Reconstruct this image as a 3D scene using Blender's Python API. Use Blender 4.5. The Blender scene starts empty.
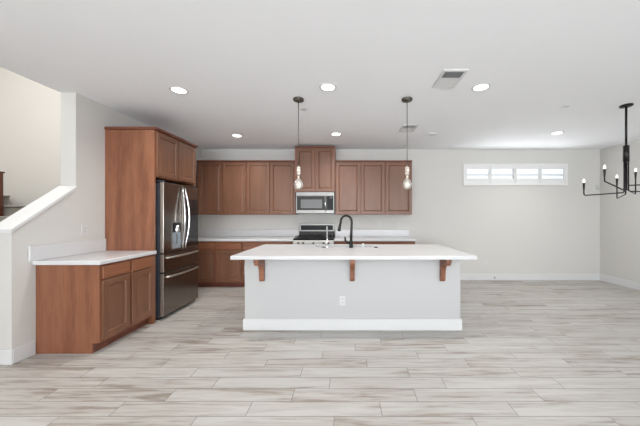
import bpy, bmesh, math
from mathutils import Vector, Matrix

scene = bpy.context.scene
COL = scene.collection
PI = math.pi

# ------------------------------------------------------------------ camera
CAMZ = 1.356
cam_data = bpy.data.cameras.new('camera')
cam = bpy.data.objects.new('camera', cam_data)
COL.objects.link(cam)
cam.location = (0, 0, CAMZ)
cam.rotation_euler = (PI / 2, 0, 0)
cam_data.sensor_width = 36
cam_data.lens = 272 / 640 * 36
cam_data.shift_x = -28 / 640
cam_data.shift_y = 2.5 / 640
cam_data.clip_start = 0.05
scene.camera = cam

# ------------------------------------------------------------------ world, exposure
world = bpy.data.worlds.new('world')
scene.world = world
world.use_nodes = True
bg = world.node_tree.nodes['Background']
bg.inputs[0].default_value = (0.86, 0.93, 1.0, 1)
bg.inputs[1].default_value = 1.25

scene.view_settings.view_transform = 'Standard'
scene.view_settings.look = 'None'
scene.view_settings.exposure = 0.17
scene.view_settings.gamma = 1.0
scene.view_settings.use_curve_mapping = False


def area_light(name, loc, rot, sx, sy, power, color):
    l = bpy.data.lights.new(name, 'AREA')
    l.shape = 'RECTANGLE'
    l.size, l.size_y = sx, sy
    l.energy = power
    l.color = color
    o = bpy.data.objects.new(name, l)
    o.location = loc
    o.rotation_euler = rot
    COL.objects.link(o)
    return o


REAR = -5.6
# daylight entering by the sliding glass doors behind the viewer
area_light('daylight_rear_glass_left', (-0.7, REAR + 0.5, 1.25), (PI / 2 + 1.05, 0, 0), 3.6, 2.1, 480, (0.93, 0.965, 1.0))
area_light('daylight_rear_glass_right', (3.2, REAR + 0.5, 1.25), (PI / 2 + 1.05, 0, 0), 3.0, 2.1, 260, (0.93, 0.965, 1.0))
# added fill lamp under the stairwell ceiling, facing down; no window built there
area_light('fill_stairwell_top', (-5.3, 3.2, 5.3), (0, 0, 0), 3.4, 3.0, 112, (1.0, 0.985, 0.955))
# daylight by the clerestory window
area_light('daylight_clerestory', (3.5, 5.66, 2.21), (-PI / 2, 0, 0), 2.0, 0.34, 10, (0.95, 0.98, 1.0))


# ------------------------------------------------------------------ materials
def srgb(r, g, b):
    def f(c):
        c /= 255
        return c / 12.92 if c <= 0.04045 else ((c + 0.055) / 1.055) ** 2.4
    return (f(r), f(g), f(b), 1)


def new_mat(name):
    m = bpy.data.materials.new(name)
    m.use_nodes = True
    nt = m.node_tree
    return m, nt, nt.nodes['Principled BSDF']


def plain(name, col, rough=0.5, metal=0.0, noise=0.03, scale=20, bump=0.0, bscale=200):
    m, nt, b = new_mat(name)
    b.inputs['Roughness'].default_value = rough
    b.inputs['Metallic'].default_value = metal
    tc = nt.nodes.new('ShaderNodeTexCoord')
    n = nt.nodes.new('ShaderNodeTexNoise')
    n.inputs['Scale'].default_value = scale
    nt.links.new(tc.outputs['Object'], n.inputs['Vector'])
    mr = nt.nodes.new('ShaderNodeMapRange')
    mr.inputs['To Min'].default_value = 1 - noise
    mr.inputs['To Max'].default_value = 1 + noise
    nt.links.new(n.outputs['Fac'], mr.inputs['Value'])
    mx = nt.nodes.new('ShaderNodeVectorMath')
    mx.operation = 'SCALE'
    mx.inputs[0].default_value = col[:3]
    nt.links.new(mr.outputs['Result'], mx.inputs['Scale'])
    nt.links.new(mx.outputs['Vector'], b.inputs['Base Color'])
    if bump:
        n2 = nt.nodes.new('ShaderNodeTexNoise')
        n2.inputs['Scale'].default_value = bscale
        nt.links.new(tc.outputs['Object'], n2.inputs['Vector'])
        bp = nt.nodes.new('ShaderNodeBump')
        bp.inputs['Strength'].default_value = bump
        bp.inputs['Distance'].default_value = 0.002
        nt.links.new(n2.outputs['Fac'], bp.inputs['Height'])
        nt.links.new(bp.outputs['Normal'], b.inputs['Normal'])
    return m


def wood(name, dark, mid, light, axis='z', rough=0.38):
    m, nt, b = new_mat(name)
    N, L = nt.nodes, nt.links
    tc = N.new('ShaderNodeTexCoord')
    geo = N.new('ShaderNodeObjectInfo')
    addv = N.new('ShaderNodeVectorMath'); addv.operation = 'ADD'
    rnd = N.new('ShaderNodeMath'); rnd.operation = 'MULTIPLY'; rnd.inputs[1].default_value = 13.7
    L.new(geo.outputs['Random'], rnd.inputs[0])
    L.new(tc.outputs['Object'], addv.inputs[0])
    L.new(rnd.outputs[0], addv.inputs[1])
    mp = N.new('ShaderNodeMapping')
    s = {'z': (9, 9, 0.8), 'y': (9, 0.8, 9), 'x': (0.8, 9, 9)}[axis]
    mp.inputs['Scale'].default_value = s
    L.new(addv.outputs[0], mp.inputs['Vector'])
    n1 = N.new('ShaderNodeTexNoise'); n1.inputs['Scale'].default_value = 1.0
    n1.inputs['Detail'].default_value = 4; n1.inputs['Distortion'].default_value = 0.5
    L.new(mp.outputs[0], n1.inputs['Vector'])
    n2 = N.new('ShaderNodeTexNoise'); n2.inputs['Scale'].default_value = 7
    n2.inputs['Detail'].default_value = 3
    L.new(mp.outputs[0], n2.inputs['Vector'])
    mix = N.new('ShaderNodeMix'); mix.inputs['Factor'].default_value = 0.35
    L.new(n1.outputs['Fac'], mix.inputs['A']); L.new(n2.outputs['Fac'], mix.inputs['B'])
    cr = N.new('ShaderNodeValToRGB')
    e = cr.color_ramp.elements
    e[0].position = 0.28; e[0].color = dark
    e[1].position = 0.74; e[1].color = light
    k = cr.color_ramp.elements.new(0.5); k.color = mid
    L.new(mix.outputs['Result'], cr.inputs['Fac'])
    L.new(cr.outputs['Color'], b.inputs['Base Color'])
    b.inputs['Roughness'].default_value = rough
    return m


W_D, W_M, W_L = srgb(100, 59, 41), srgb(131, 83, 59), srgb(151, 101, 74)
M = {}
M['wood'] = wood('cabinet_wood', W_D, W_M, W_L)
M['woodh'] = wood('drawer_wood', W_D, W_M, W_L, 'y')
M['woodx'] = wood('drawer_wood_across', W_D, W_M, W_L, 'x')
M['wood_door'] = wood('door_wood', srgb(104, 70, 51), srgb(116, 79, 59), srgb(127, 88, 67))
M['toe'] = wood('toe_kick_wood', srgb(96, 52, 38), srgb(110, 62, 45), srgb(122, 72, 52))
M['newel'] = wood('newel_wood', srgb(70, 34, 24), srgb(92, 46, 32), srgb(108, 58, 42))
M['wall'] = plain('wall_paint', srgb(203, 201, 197), 0.7, noise=0.008, scale=3, bump=0.15, bscale=90)
M['islandwall'] = plain('island_paint', srgb(184, 184, 184), 0.7, noise=0.008, scale=3, bump=0.12, bscale=90)
M['stairwall'] = plain('stairwell_paint', srgb(224, 222, 218), 0.7, noise=0.008, scale=3)
M['ceil'] = plain('ceiling_paint', srgb(241, 242, 244), 0.8, noise=0.006, scale=3, bump=0.15, bscale=90)
M['trim'] = plain('trim_paint', srgb(210, 210, 210), 0.4, noise=0.006, scale=4)
M['quartz'] = plain('white_quartz', srgb(208, 208, 209), 0.22, noise=0.02, scale=6)
M['plate'] = plain('white_plastic', srgb(204, 204, 203), 0.35, noise=0.005)
M['slot'] = plain('outlet_slot', srgb(70, 68, 66), 0.5)
M['steel'] = plain('stainless_steel', srgb(136, 135, 133), 0.42, 1.0, noise=0.04, scale=8)
M['dsteel'] = plain('dark_stainless', srgb(138, 131, 124), 0.22, 1.0, noise=0.05, scale=6)
M['esteel'] = plain('door_edge_steel', srgb(205, 200, 192), 0.35, 1.0, noise=0.03, scale=6)
M['psteel'] = plain('light_steel', srgb(214, 213, 211), 0.5, 0.5, noise=0.03, scale=8)
M['chrome'] = plain('polished_chrome', srgb(225, 226, 228), 0.12, 1.0, noise=0.01)
M['fbody'] = plain('fridge_side_grey', srgb(66, 68, 76), 0.45, 0.3, noise=0.03)
M['black'] = plain('black_gloss', srgb(20, 20, 22), 0.35, noise=0.05)
M['dark'] = plain('black_matt', srgb(26, 25, 24), 0.5, noise=0.05)
M['iron'] = plain('cast_iron', srgb(30, 30, 30), 0.6, noise=0.1, scale=60)
M['bronze'] = plain('dark_bronze', srgb(36, 34, 33), 0.38, 0.5, noise=0.06, scale=30)
M['pewter'] = plain('aged_pewter', srgb(104, 100, 92), 0.35, 0.9, noise=0.08, scale=30)
M['cord'] = plain('grey_cord', srgb(76, 72, 68), 0.7)
M['socket'] = plain('brushed_nickel', srgb(206, 194, 182), 0.35, 0.7, noise=0.05, scale=40)
M['winpane'] = plain('oven_glass', srgb(60, 62, 62), 0.1, noise=0.05)
M['mwglass'] = plain('microwave_glass', srgb(112, 114, 114), 0.18, noise=0.04)
M['screen'] = plain('dark_glass_panel', srgb(30, 27, 28), 0.08, noise=0.03)
M['grey'] = plain('grey_louver', srgb(120, 122, 124), 0.5)
for k_ in ('black', 'winpane', 'mwglass'):
    M[k_].node_tree.nodes['Principled BSDF'].inputs['Specular IOR Level'].default_value = 0.15
M['carpet'] = plain('stair_carpet', srgb(150, 146, 140), 0.95, noise=0.18, scale=250, bump=0.6, bscale=400)
M['shutter'] = plain('shutter_white', srgb(226, 226, 225), 0.4, noise=0.005)


def emit(name, col, strength):
    m = bpy.data.materials.new(name); m.use_nodes = True
    nt = m.node_tree
    nt.nodes.clear()
    o = nt.nodes.new('ShaderNodeOutputMaterial'); e = nt.nodes.new('ShaderNodeEmission')
    e.inputs[0].default_value = col; e.inputs[1].default_value = strength
    nt.links.new(e.outputs[0], o.inputs[0])
    return m


M['lens'] = emit('downlight_lens', (1, 0.97, 0.92, 1), 5.0)
M['filament'] = emit('bulb_filament', (1, 0.93, 0.8, 1), 2.2)
M['flame'] = emit('candle_bulb_glow', (1, 0.96, 0.9, 1), 1.3)


def glass(name, tint, mixf):
    m = bpy.data.materials.new(name); m.use_nodes = True
    nt = m.node_tree
    nt.nodes.clear()
    o = nt.nodes.new('ShaderNodeOutputMaterial')
    t = nt.nodes.new('ShaderNodeBsdfTransparent'); t.inputs[0].default_value = tint
    g = nt.nodes.new('ShaderNodeBsdfGlossy'); g.inputs['Roughness'].default_value = 0.05
    fr = nt.nodes.new('ShaderNodeFresnel'); fr.inputs['IOR'].default_value = 1.5
    ad = nt.nodes.new('ShaderNodeMath'); ad.operation = 'ADD'; ad.inputs[1].default_value = mixf
    mx = nt.nodes.new('ShaderNodeMixShader')
    nt.links.new(fr.outputs[0], ad.inputs[0]); nt.links.new(ad.outputs[0], mx.inputs[0])
    nt.links.new(t.outputs[0], mx.inputs[1]); nt.links.new(g.outputs[0], mx.inputs[2])
    nt.links.new(mx.outputs[0], o.inputs[0])
    return m


M['bulb'] = glass('bulb_glass', (0.97, 0.97, 0.96, 1), 0.10)
_nt = M['bulb'].node_tree
_d = _nt.nodes.new('ShaderNodeBsdfDiffuse'); _d.inputs[0].default_value = (0.8, 0.78, 0.74, 1)
_m = _nt.nodes.new('ShaderNodeMixShader'); _m.inputs[0].default_value = 0.16
_o = [n for n in _nt.nodes if n.type == 'OUTPUT_MATERIAL'][0]
_src = _o.inputs[0].links[0].from_socket
_nt.links.new(_src, _m.inputs[1]); _nt.links.new(_d.outputs[0], _m.inputs[2]); _nt.links.new(_m.outputs[0], _o.inputs[0])
M['pane'] = glass('window_glass', (0.97, 0.98, 0.98, 1), 0.0)


def floor_material():
    m, nt, b = new_mat('wood_look_plank_tile')
    N, L = nt.nodes, nt.links

    def math_(op, a, c=None, cl=False):
        n = N.new('ShaderNodeMath'); n.operation = op; n.use_clamp = cl
        for i, v in enumerate((a, c)):
            if v is None:
                continue
            if isinstance(v, (int, float)):
                n.inputs[i].default_value = v
            else:
                L.new(v, n.inputs[i])
        return n.outputs[0]
    PW, PL = 0.148, 0.925
    geo = N.new('ShaderNodeTexCoord')
    sep = N.new('ShaderNodeSeparateXYZ')
    L.new(geo.outputs['Object'], sep.inputs[0])
    X, Y = sep.outputs[0], sep.outputs[1]
    v = math_('DIVIDE', math_('SUBTRACT', Y, 1.835 - 0.148 * 40), PW)
    row = math_('FLOOR', v)
    fv = math_('SUBTRACT', v, row)
    # end joints step by about a third of a plank from row to row, repeating every six rows
    six = math_('FLOOR', math_('DIVIDE', row, 6.0))
    ph = math_('DIVIDE', math_('ADD', math_('SUBTRACT', row, math_('MULTIPLY', six, 6.0)), 0.5), 6.0)
    seq = N.new('ShaderNodeValToRGB'); seq.color_ramp.interpolation = 'CONSTANT'
    vals = (0.99, 0.265, 0.643, 0.10, 0.751, 0.449)
    se = seq.color_ramp.elements
    se[0].position = 0.0; se[0].color = (vals[0],) * 3 + (1,)
    se[1].position = 1 / 6; se[1].color = (vals[1],) * 3 + (1,)
    for q in range(2, 6):
        k = se.new(q / 6); k.color = (vals[q],) * 3 + (1,)
    L.new(ph, seq.inputs['Fac'])
    sq = N.new('ShaderNodeSeparateColor'); L.new(seq.outputs['Color'], sq.inputs[0])
    off = math_('ADD', sq.outputs[0], math_('MULTIPLY', math_('SUBTRACT', six, 6.0), 0.17))
    u = math_('ADD', math_('DIVIDE', X, PL), math_('ADD', off, 50.0))
    colu = math_('FLOOR', u)
    fu = math_('SUBTRACT', u, colu)
    du = math_('MULTIPLY', math_('MINIMUM', fu, math_('SUBTRACT', 1.0, fu)), PL)
    dv = math_('MULTIPLY', math_('MINIMUM', fv, math_('SUBTRACT', 1.0, fv)), PW)
    d = math_('MINIMUM', du, dv)
    grout = math_('SUBTRACT', 1.0, math_('DIVIDE', d, 0.004, True))
    # per plank random
    cmb = N.new('ShaderNodeCombineXYZ')
    L.new(row, cmb.inputs[0]); L.new(colu, cmb.inputs[1])
    wn2 = N.new('ShaderNodeTexWhiteNoise'); wn2.noise_dimensions = '3D'
    L.new(cmb.outputs[0], wn2.inputs['Vector'])
    sepr = N.new('ShaderNodeSeparateColor'); L.new(wn2.outputs['Color'], sepr.inputs[0])
    # grain coordinates shifted per plank
    gv = N.new('ShaderNodeCombineXYZ')
    L.new(math_('ADD', math_('MULTIPLY', X, 1.1), math_('MULTIPLY', sepr.outputs[0], 37.0)), gv.inputs[0])
    L.new(math_('ADD', math_('MULTIPLY', Y, 13.0), math_('MULTIPLY', sepr.outputs[1], 23.0)), gv.inputs[1])
    n1 = N.new('ShaderNodeTexNoise'); n1.inputs['Scale'].default_value = 1.0
    n1.inputs['Detail'].default_value = 5; n1.inputs['Roughness'].default_value = 0.55
    n1.inputs['Distortion'].default_value = 0.9
    L.new(gv.outputs[0], n1.inputs['Vector'])
    n2 = N.new('ShaderNodeTexNoise'); n2.inputs['Scale'].default_value = 3.2
    n2.inputs['Detail'].default_value = 5
    n2.inputs['Roughness'].default_value = 0.65
    L.new(gv.outputs[0], n2.inputs['Vector'])
    mix = math_('ADD', math_('MULTIPLY', n1.outputs['Fac'], 0.58), math_('MULTIPLY', n2.outputs['Fac'], 0.42))
    mix = math_('ADD', mix, math_('MULTIPLY', math_('SUBTRACT', sepr.outputs[2], 0.5), 0.10))
    cr = N.new('ShaderNodeValToRGB')
    e = cr.color_ramp.elements
    e[0].position = 0.28; e[0].color = srgb(124, 113, 103)
    e[1].position = 0.60; e[1].color = srgb(188, 186, 182)
    k = e.new(0.39); k.color = srgb(150, 141, 132)
    k = e.new(0.46); k.color = srgb(174, 169, 163)
    L.new(mix, cr.inputs['Fac'])
    mc = N.new('ShaderNodeMix'); mc.data_type = 'RGBA'
    L.new(math_('MULTIPLY', grout, 0.85), mc.inputs['Factor'])
    L.new(cr.outputs['Color'], mc.inputs['A'])
    mc.inputs['B'].default_value = srgb(92, 87, 81)
    L.new(mc.outputs['Result'], b.inputs['Base Color'])
    b.inputs['Roughness'].default_value = 0.42
    b.inputs['Specular IOR Level'].default_value = 0.32
    bp = N.new('ShaderNodeBump'); bp.inputs['Strength'].default_value = 0.15; bp.inputs['Distance'].default_value = 0.002
    L.new(math_('SUBTRACT', 1.0, grout), bp.inputs['Height'])
    L.new(bp.outputs['Normal'], b.inputs['Normal'])
    return m


M['floor'] = floor_material()


# ------------------------------------------------------------------ mesh helpers (all in world coordinates)
class MB:
    """collects shapes into one bmesh"""
    def __init__(self):
        self.bm = bmesh.new()

    def box(self, x0, x1, y0, y1, z0, z1, bev=0.0, seg=1):
        t = bmesh.new()
        vs = [t.verts.new(p) for p in [(x0, y0, z0), (x1, y0, z0), (x1, y1, z0), (x0, y1, z0),
                                       (x0, y0, z1), (x1, y0, z1), (x1, y1, z1), (x0, y1, z1)]]
        for f in [(0, 3, 2, 1), (4, 5, 6, 7), (0, 1, 5, 4), (1, 2, 6, 5), (2, 3, 7, 6), (3, 0, 4, 7)]:
            t.faces.new([vs[i] for i in f])
        if bev:
            bmesh.ops.bevel(t, geom=t.edges[:], offset=bev, segments=seg, affect='EDGES', profile=0.5)
        self.merge(t)
        return self

    def merge(self, t):
        me = bpy.data.meshes.new('tmp')
        t.to_mesh(me); t.free()
        self.bm.from_mesh(me)
        bpy.data.meshes.remove(me)

    def prism(self, pts, axis, a, b, bev=0.0):
        """extrude a 2-D outline; axis is the extrusion axis; pts are the other two coords in order"""
        def mk(p, c):
            if axis == 'x': return (c, p[0], p[1])
            if axis == 'y': return (p[0], c, p[1])
            return (p[0], p[1], c)
        t = bmesh.new()
        lo = [t.verts.new(mk(p, a)) for p in pts]
        hi = [t.verts.new(mk(p, b)) for p in pts]
        n = len(pts)
        t.faces.new(lo); t.faces.new(hi[::-1])
        for i in range(n):
            j = (i + 1) % n
            t.faces.new([lo[j], lo[i], hi[i], hi[j]])
        bmesh.ops.recalc_face_normals(t, faces=t.faces[:])
        if bev:
            bmesh.ops.bevel(t, geom=t.edges[:], offset=bev, segments=1, affect='EDGES')
        self.merge(t)
        return self

    def lathe(self, cx, cy, prof, seg=24, axis='z', cz=0.0):
        """prof = [(r, h)...]; axis z: rings about (cx,cy); axis y: about (cx, cz) with h along y"""
        t = bmesh.new()
        rings = []
        for r, h in prof:
            ring = []
            for k in range(seg):
                a = 2 * PI * k / seg
                c, s = r * math.cos(a), r * math.sin(a)
                if axis == 'z': p = (cx + c, cy + s, h)
                elif axis == 'y': p = (cx + c, h, cz + s)
                else: p = (h, cy + c, cz + s)
                ring.append(t.verts.new(p))
            rings.append(ring)
        for A, B in zip(rings, rings[1:]):
            for k in range(seg):
                j = (k + 1) % seg
                t.faces.new([A[k], A[j], B[j], B[k]])
        t.faces.new(rings[0][::-1]); t.faces.new(rings[-1])
        bmesh.ops.remove_doubles(t, verts=t.verts[:], dist=1e-6)
        bmesh.ops.recalc_face_normals(t, faces=t.faces[:])
        for f in t.faces: f.smooth = True
        self.merge(t)
        return self

    def tube(self, pts, r, seg=10, flat=None):
        """tube along points; r constant or list; flat scales one cross axis"""
        pts = [Vector(p) for p in pts]
        n = len(pts)
        rs = r if isinstance(r, (list, tuple)) else [r] * n
        t = bmesh.new()
        rings = []
        up = None
        for i, p in enumerate(pts):
            d = (pts[min(i + 1, n - 1)] - pts[max(i - 1, 0)]).normalized()
            if up is None:
                ref = Vector((0, 0, 1)) if abs(d.z) < 0.9 else Vector((0, 1, 0))
                up = (ref - d * ref.dot(d)).normalized()
            else:
                up = (up - d * up.dot(d)).normalized()
            side = d.cross(up)
            ring = []
            for k in range(seg):
                a = 2 * PI * k / seg
                ring.append(t.verts.new(p + up * math.cos(a) * rs[i] + side * math.sin(a) * rs[i] * (flat or 1)))
            rings.append(ring)
        for A, B in zip(rings, rings[1:]):
            for k in range(seg):
                j = (k + 1) % seg
                t.faces.new([A[k], A[j], B[j], B[k]])
        t.faces.new(rings[0][::-1]); t.faces.new(rings[-1])
        bmesh.ops.recalc_face_normals(t, faces=t.faces[:])
        for f in t.faces: f.smooth = True
        self.merge(t)
        return self

    def panel(self, o, u, v, n, w, h, th=0.02, fr=0.055, rec=0.009, bevel=0.022, edge=0.003):
        """cabinet door: stile-and-rail front with a sloped inner edge and a recessed flat panel.
        o = back lower corner, u,v in-plane unit vectors, n outward"""
        o, u, v, n = Vector(o), Vector(u), Vector(v), Vector(n)
        t = bmesh.new()

        def ring(ins, d):
            return [t.verts.new(o + u * a + v * b + n * d) for a, b in
                    [(ins, ins), (w - ins, ins), (w - ins, h - ins), (ins, h - ins)]]
        R = [ring(0, 0), ring(0, th - edge), ring(edge, th), ring(fr, th), ring(fr + 0.003, th - 0.009), ring(fr + 0.009, th - 0.014),
             ring(fr + bevel, th - rec)]
        t.faces.new(R[0][::-1])
        for A, B in zip(R, R[1:]):
            for k in range(4):
                j = (k + 1) % 4
                t.faces.new([A[k], A[j], B[j], B[k]])
        t.faces.new(R[-1])
        bmesh.ops.recalc_face_normals(t, faces=t.faces[:])
        self.merge(t)
        return self


def root_loc(o):
    v = Vector((0, 0, 0))
    while o is not None:
        v += o.location
        o = o.parent
    return v


def obj(name, mb, mat, parent=None, loc=None, label=None):
    bm = mb.bm
    me = bpy.data.meshes.new(name)
    org = Vector(loc) if loc is not None else (root_loc(parent) if parent else Vector((0, 0, 0)))
    bmesh.ops.translate(bm, vec=-org, verts=bm.verts[:])
    bm.to_mesh(me); bm.free()
    me.materials.append(mat)
    o = bpy.data.objects.new(name, me)
    COL.objects.link(o)
    if parent is not None:
        o.parent = parent
    elif loc is not None:
        o.location = org
    if label:
        o['label'] = label
    return o


def tag(o, label, cat, group=None, kind=None):
    o['label'] = label
    o['category'] = cat
    if group: o['group'] = group
    if kind: o['kind'] = kind
    return o


def thing(name, label, cat, loc, group=None):
    o = bpy.data.objects.new(name, None)
    o.empty_display_size = 0.1
    o.location = loc
    COL.objects.link(o)
    return tag(o, label, cat, group)


def struct(name, mb, mat, label, cat, loc=(0, 0, 0)):
    o = obj(name, mb, mat, None, loc)
    return tag(o, label, cat, None, 'structure')


def dup(root, loc, label):
    r = root.copy(); COL.objects.link(r)
    r.location = loc
    r['label'] = label
    for ch in list(root.children):
        c = ch.copy(); COL.objects.link(c); c.parent = r
        for g in list(ch.children):
            d = g.copy(); COL.objects.link(d); d.parent = c
    return r


# ------------------------------------------------------------------ room
CZ = 2.74
XL, XR, YB = -3.066, 5.28, 5.70
XL2 = -3.236                 # stair side of the left wall
SX = -7.6                   # far left of stairwell
F = MB().box(SX, XR + 0.12, REAR - 0.12, YB + 0.16, -0.1, 0)
struct('floor', F, M['floor'], 'pale greige wood look plank tile floor', 'floor')
struct('ceiling', MB().box(XL2, XR + 0.12, REAR - 0.12, YB + 0.16, CZ, CZ + 0.12), M['ceil'],
       'flat white painted ceiling with recessed lights', 'ceiling')

# back wall with clerestory opening
WX0, WX1, WZ0, WZ1 = 2.41, 4.59, 1.985, 2.44
b = MB()
b.box(XL2 + 0.001, WX0, YB, YB + 0.06, 0, CZ)
b.box(WX1, XR + 0.12, YB, YB + 0.06, 0, CZ)
b.box(WX0, WX1, YB, YB + 0.06, 0, WZ0)
b.box(WX0, WX1, YB, YB + 0.06, WZ1, CZ)
struct('wall_back', b, M['wall'], 'off-white back wall with the high window', 'wall')
struct('wall_right', MB().box(XR, XR + 0.12, REAR - 0.12, YB, 0, CZ), M['wall'], 'off-white right wall of the dining side', 'wall')

# left wall: full height part, stub and the sloped half wall
struct('wall_left', MB().box(XL2, XL, 3.065, YB, 0, CZ), M['wall'], 'left kitchen wall ending in a column beside the stairs', 'wall')
struct('wall_left_upper', MB().box(XL2 - 0.01, XL, 1.2, YB + 0.16, CZ + 0.12, 5.4), M['stairwall'], 'upper stairwell wall above the ceiling', 'wall')
HY0, HY1 = 2.48, 3.065
ZC0, ZC1 = 1.236, 1.690
TH = 0.036
struct('wall_half', MB().prism([(HY0, 0), (HY1, 0), (HY1, ZC1 - TH - 0.001), (HY0, ZC0 - TH + 0.012)], 'x', XL2, XL), M['wall'],
       'low sloping wall beside the staircase', 'wall')
struct('trim_1', MB().prism([(HY0 - 0.02, ZC0 - TH - 0.004), (HY1, ZC1 - TH), (HY1, ZC1), (HY0 - 0.02, ZC0 - 0.004)], 'x', XL2 - 0.02, XL + 0.02, 0.003),
       M['trim'], 'white sloping cap on the stair half wall', 'trim')
# left wall in front of the stair opening (outside the frame) and rear wall
struct('wall_left_front', MB().box(XL2, XL, REAR, 1.2, 0, CZ), M['wall'], 'left wall nearer than the stairs', 'wall')
b = MB()
RO = [(-2.4, 1.0), (1.8, 4.6)]
b.box(XL2, RO[0][0], REAR - 0.12, REAR, 0, CZ)
b.box(RO[0][1], RO[1][0], REAR - 0.12, REAR, 0, CZ)
b.box(RO[1][1], XR, REAR - 0.12, REAR, 0, CZ)
for a, c in RO:
    b.box(a, c, REAR - 0.12, REAR, 2.3, CZ)
struct('wall_rear', b, M['wall'], 'rear wall with glazed openings', 'wall')
for k, (a, c) in enumerate(RO):
    g = MB()
    m_ = (a + c) / 2
    for x in (a + 0.03, m_, c - 0.03):
        g.box(x - 0.03, x + 0.03, REAR - 0.09, REAR - 0.03, 0, 2.3)
    g.box(a, c, REAR - 0.09, REAR - 0.03, 2.24, 2.3)
    g.box(a, c, REAR - 0.09, REAR - 0.03, 0, 0.06)
    d = struct('door_%d' % (k + 1), g, M['trim'], 'white framed sliding glass door in the rear wall', 'door')
    obj('glass_pane', MB().box(a + 0.06, c - 0.06, REAR - 0.065, REAR - 0.058, 0.06, 2.24), M['pane'], d)

# stairwell shell
struct('wall_stairwell_back', MB().box(SX, XL2 - 0.001, YB + 0.04, YB + 0.16, 0, 5.4), M['stairwall'], 'cream stairwell wall behind the landing', 'wall')
struct('wall_stairwell_left', MB().box(SX - 0.12, SX, 1.2, YB + 0.16, 0, 5.4), M['stairwall'], 'left stairwell wall', 'wall')
struct('wall_stairwell_front', MB().box(SX, XL2 - 0.01, 1.08, 1.2, 0, 5.4), M['stairwall'], 'front stairwell wall', 'wall')
struct('ceiling_stairwell', MB().box(SX - 0.12, XL, 1.08, YB + 0.16, 5.4, 5.5), M['ceil'], 'high stairwell ceiling', 'ceiling')

# baseboards
BH, BT = 0.135, 0.015


def base_profile(bm_, x0, x1, y0, y1):
    bm_.box(x0, x1, y0, y1, 0, BH, 0.004)


b = MB(); b.box(1.27, XR - BT, YB - BT, YB, 0, BH, 0.004)
struct('baseboard_back', b, M['trim'], 'white baseboard along the back wall', 'baseboard')
b = MB(); b.box(XR - BT, XR, REAR, YB, 0, BH, 0.004)
struct('baseboard_right', b, M['trim'], 'white baseboard along the right wall', 'baseboard')
b = MB(); b.box(XL2 - 0.001, XL + BT, HY0 - BT, HY0, 0, BH, 0.004); b.box(XL, XL + BT, HY0 - 0.0005, 2.66, 0, BH, 0.004)
struct('baseboard_left', b, M['trim'], 'white baseboard around the end of the stair half wall', 'baseboard')

# ------------------------------------------------------------------ clerestory window with plantation shutters
b = MB()
fy0, fy1 = YB - 0.022, YB + 0.036
ft = 0.045
b.box(WX0 - 0.0, WX1, fy0, fy1, WZ1 - ft, WZ1, 0.003)
b.box(WX0, WX1, fy0, fy1, WZ0, WZ0 + ft, 0.003)
b.box(WX0, WX0 + ft, fy0, fy1, WZ0 + ft, WZ1 - ft, 0.003)
b.box(WX1 - ft, WX1, fy0, fy1, WZ0 + ft, WZ1 - ft, 0.003)
win = struct('window_1', b, M['shutter'], 'wide short clerestory window with white shutters high on the back wall', 'window')
obj('glass_pane', MB().box(WX0 + 0.005, WX1 - 0.005, YB + 0.045, YB + 0.049, WZ0 + 0.005, WZ1 - 0.005), M['pane'], win)
b = MB()
b.box(WX0, WX1, YB + 0.040, YB + 0.058, WZ0, WZ0 + 0.03); b.box(WX0, WX1, YB + 0.040, YB + 0.058, WZ1 - 0.03, WZ1)
b.box(WX0, WX0 + 0.03, YB + 0.040, YB + 0.058, WZ0, WZ1); b.box(WX1 - 0.03, WX1, YB + 0.040, YB + 0.058, WZ0, WZ1)
xm = (WX0 + WX1) / 2
b.box(xm - 0.02, xm + 0.02, YB + 0.040, YB + 0.058, WZ0, WZ1)
obj('sash_frame', b, M['shutter'], win)
pw = (WX1 - WX0 - 2 * ft) / 4
for k in range(4):
    x0 = WX0 + ft + k * pw
    b = MB()
    y0, y1 = YB - 0.018, YB + 0.012
    st = 0.030
    b.box(x0 + 0.002, x0 + st, y0, y1, WZ0 + ft, WZ1 - ft, 0.002)
    b.box(x0 + pw - st, x0 + pw - 0.002, y0, y1, WZ0 + ft, WZ1 - ft, 0.002)
    b.box(x0 + st, x0 + pw - st, y0, y1, WZ0 + ft, WZ0 + ft + 0.03, 0.002)
    b.box(x0 + st, x0 + pw - st, y0, y1, WZ1 - ft - 0.062, WZ1 - ft, 0.002)
    sh = obj('shutter_panel', b, M['shutter'], win)
    for zc, tilt in ((2.095, 1.25), (2.205, 0.32)):
        s = MB()
        c, sn = math.cos(tilt), math.sin(tilt)
        hw, ht = 0.036, 0.008
        pts = []
        for a, e in ((-hw, 0), (-hw * .6, ht), (hw * .6, ht), (hw, 0), (hw * .6, -ht), (-hw * .6, -ht)):
            pts.append((YB - 0.003 + a * c - e * sn, zc + a * sn + e * c))
        s.prism(pts, 'x', x0 + st, x0 + pw - st)
        obj('louver', s, M['shutter'], sh)

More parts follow.
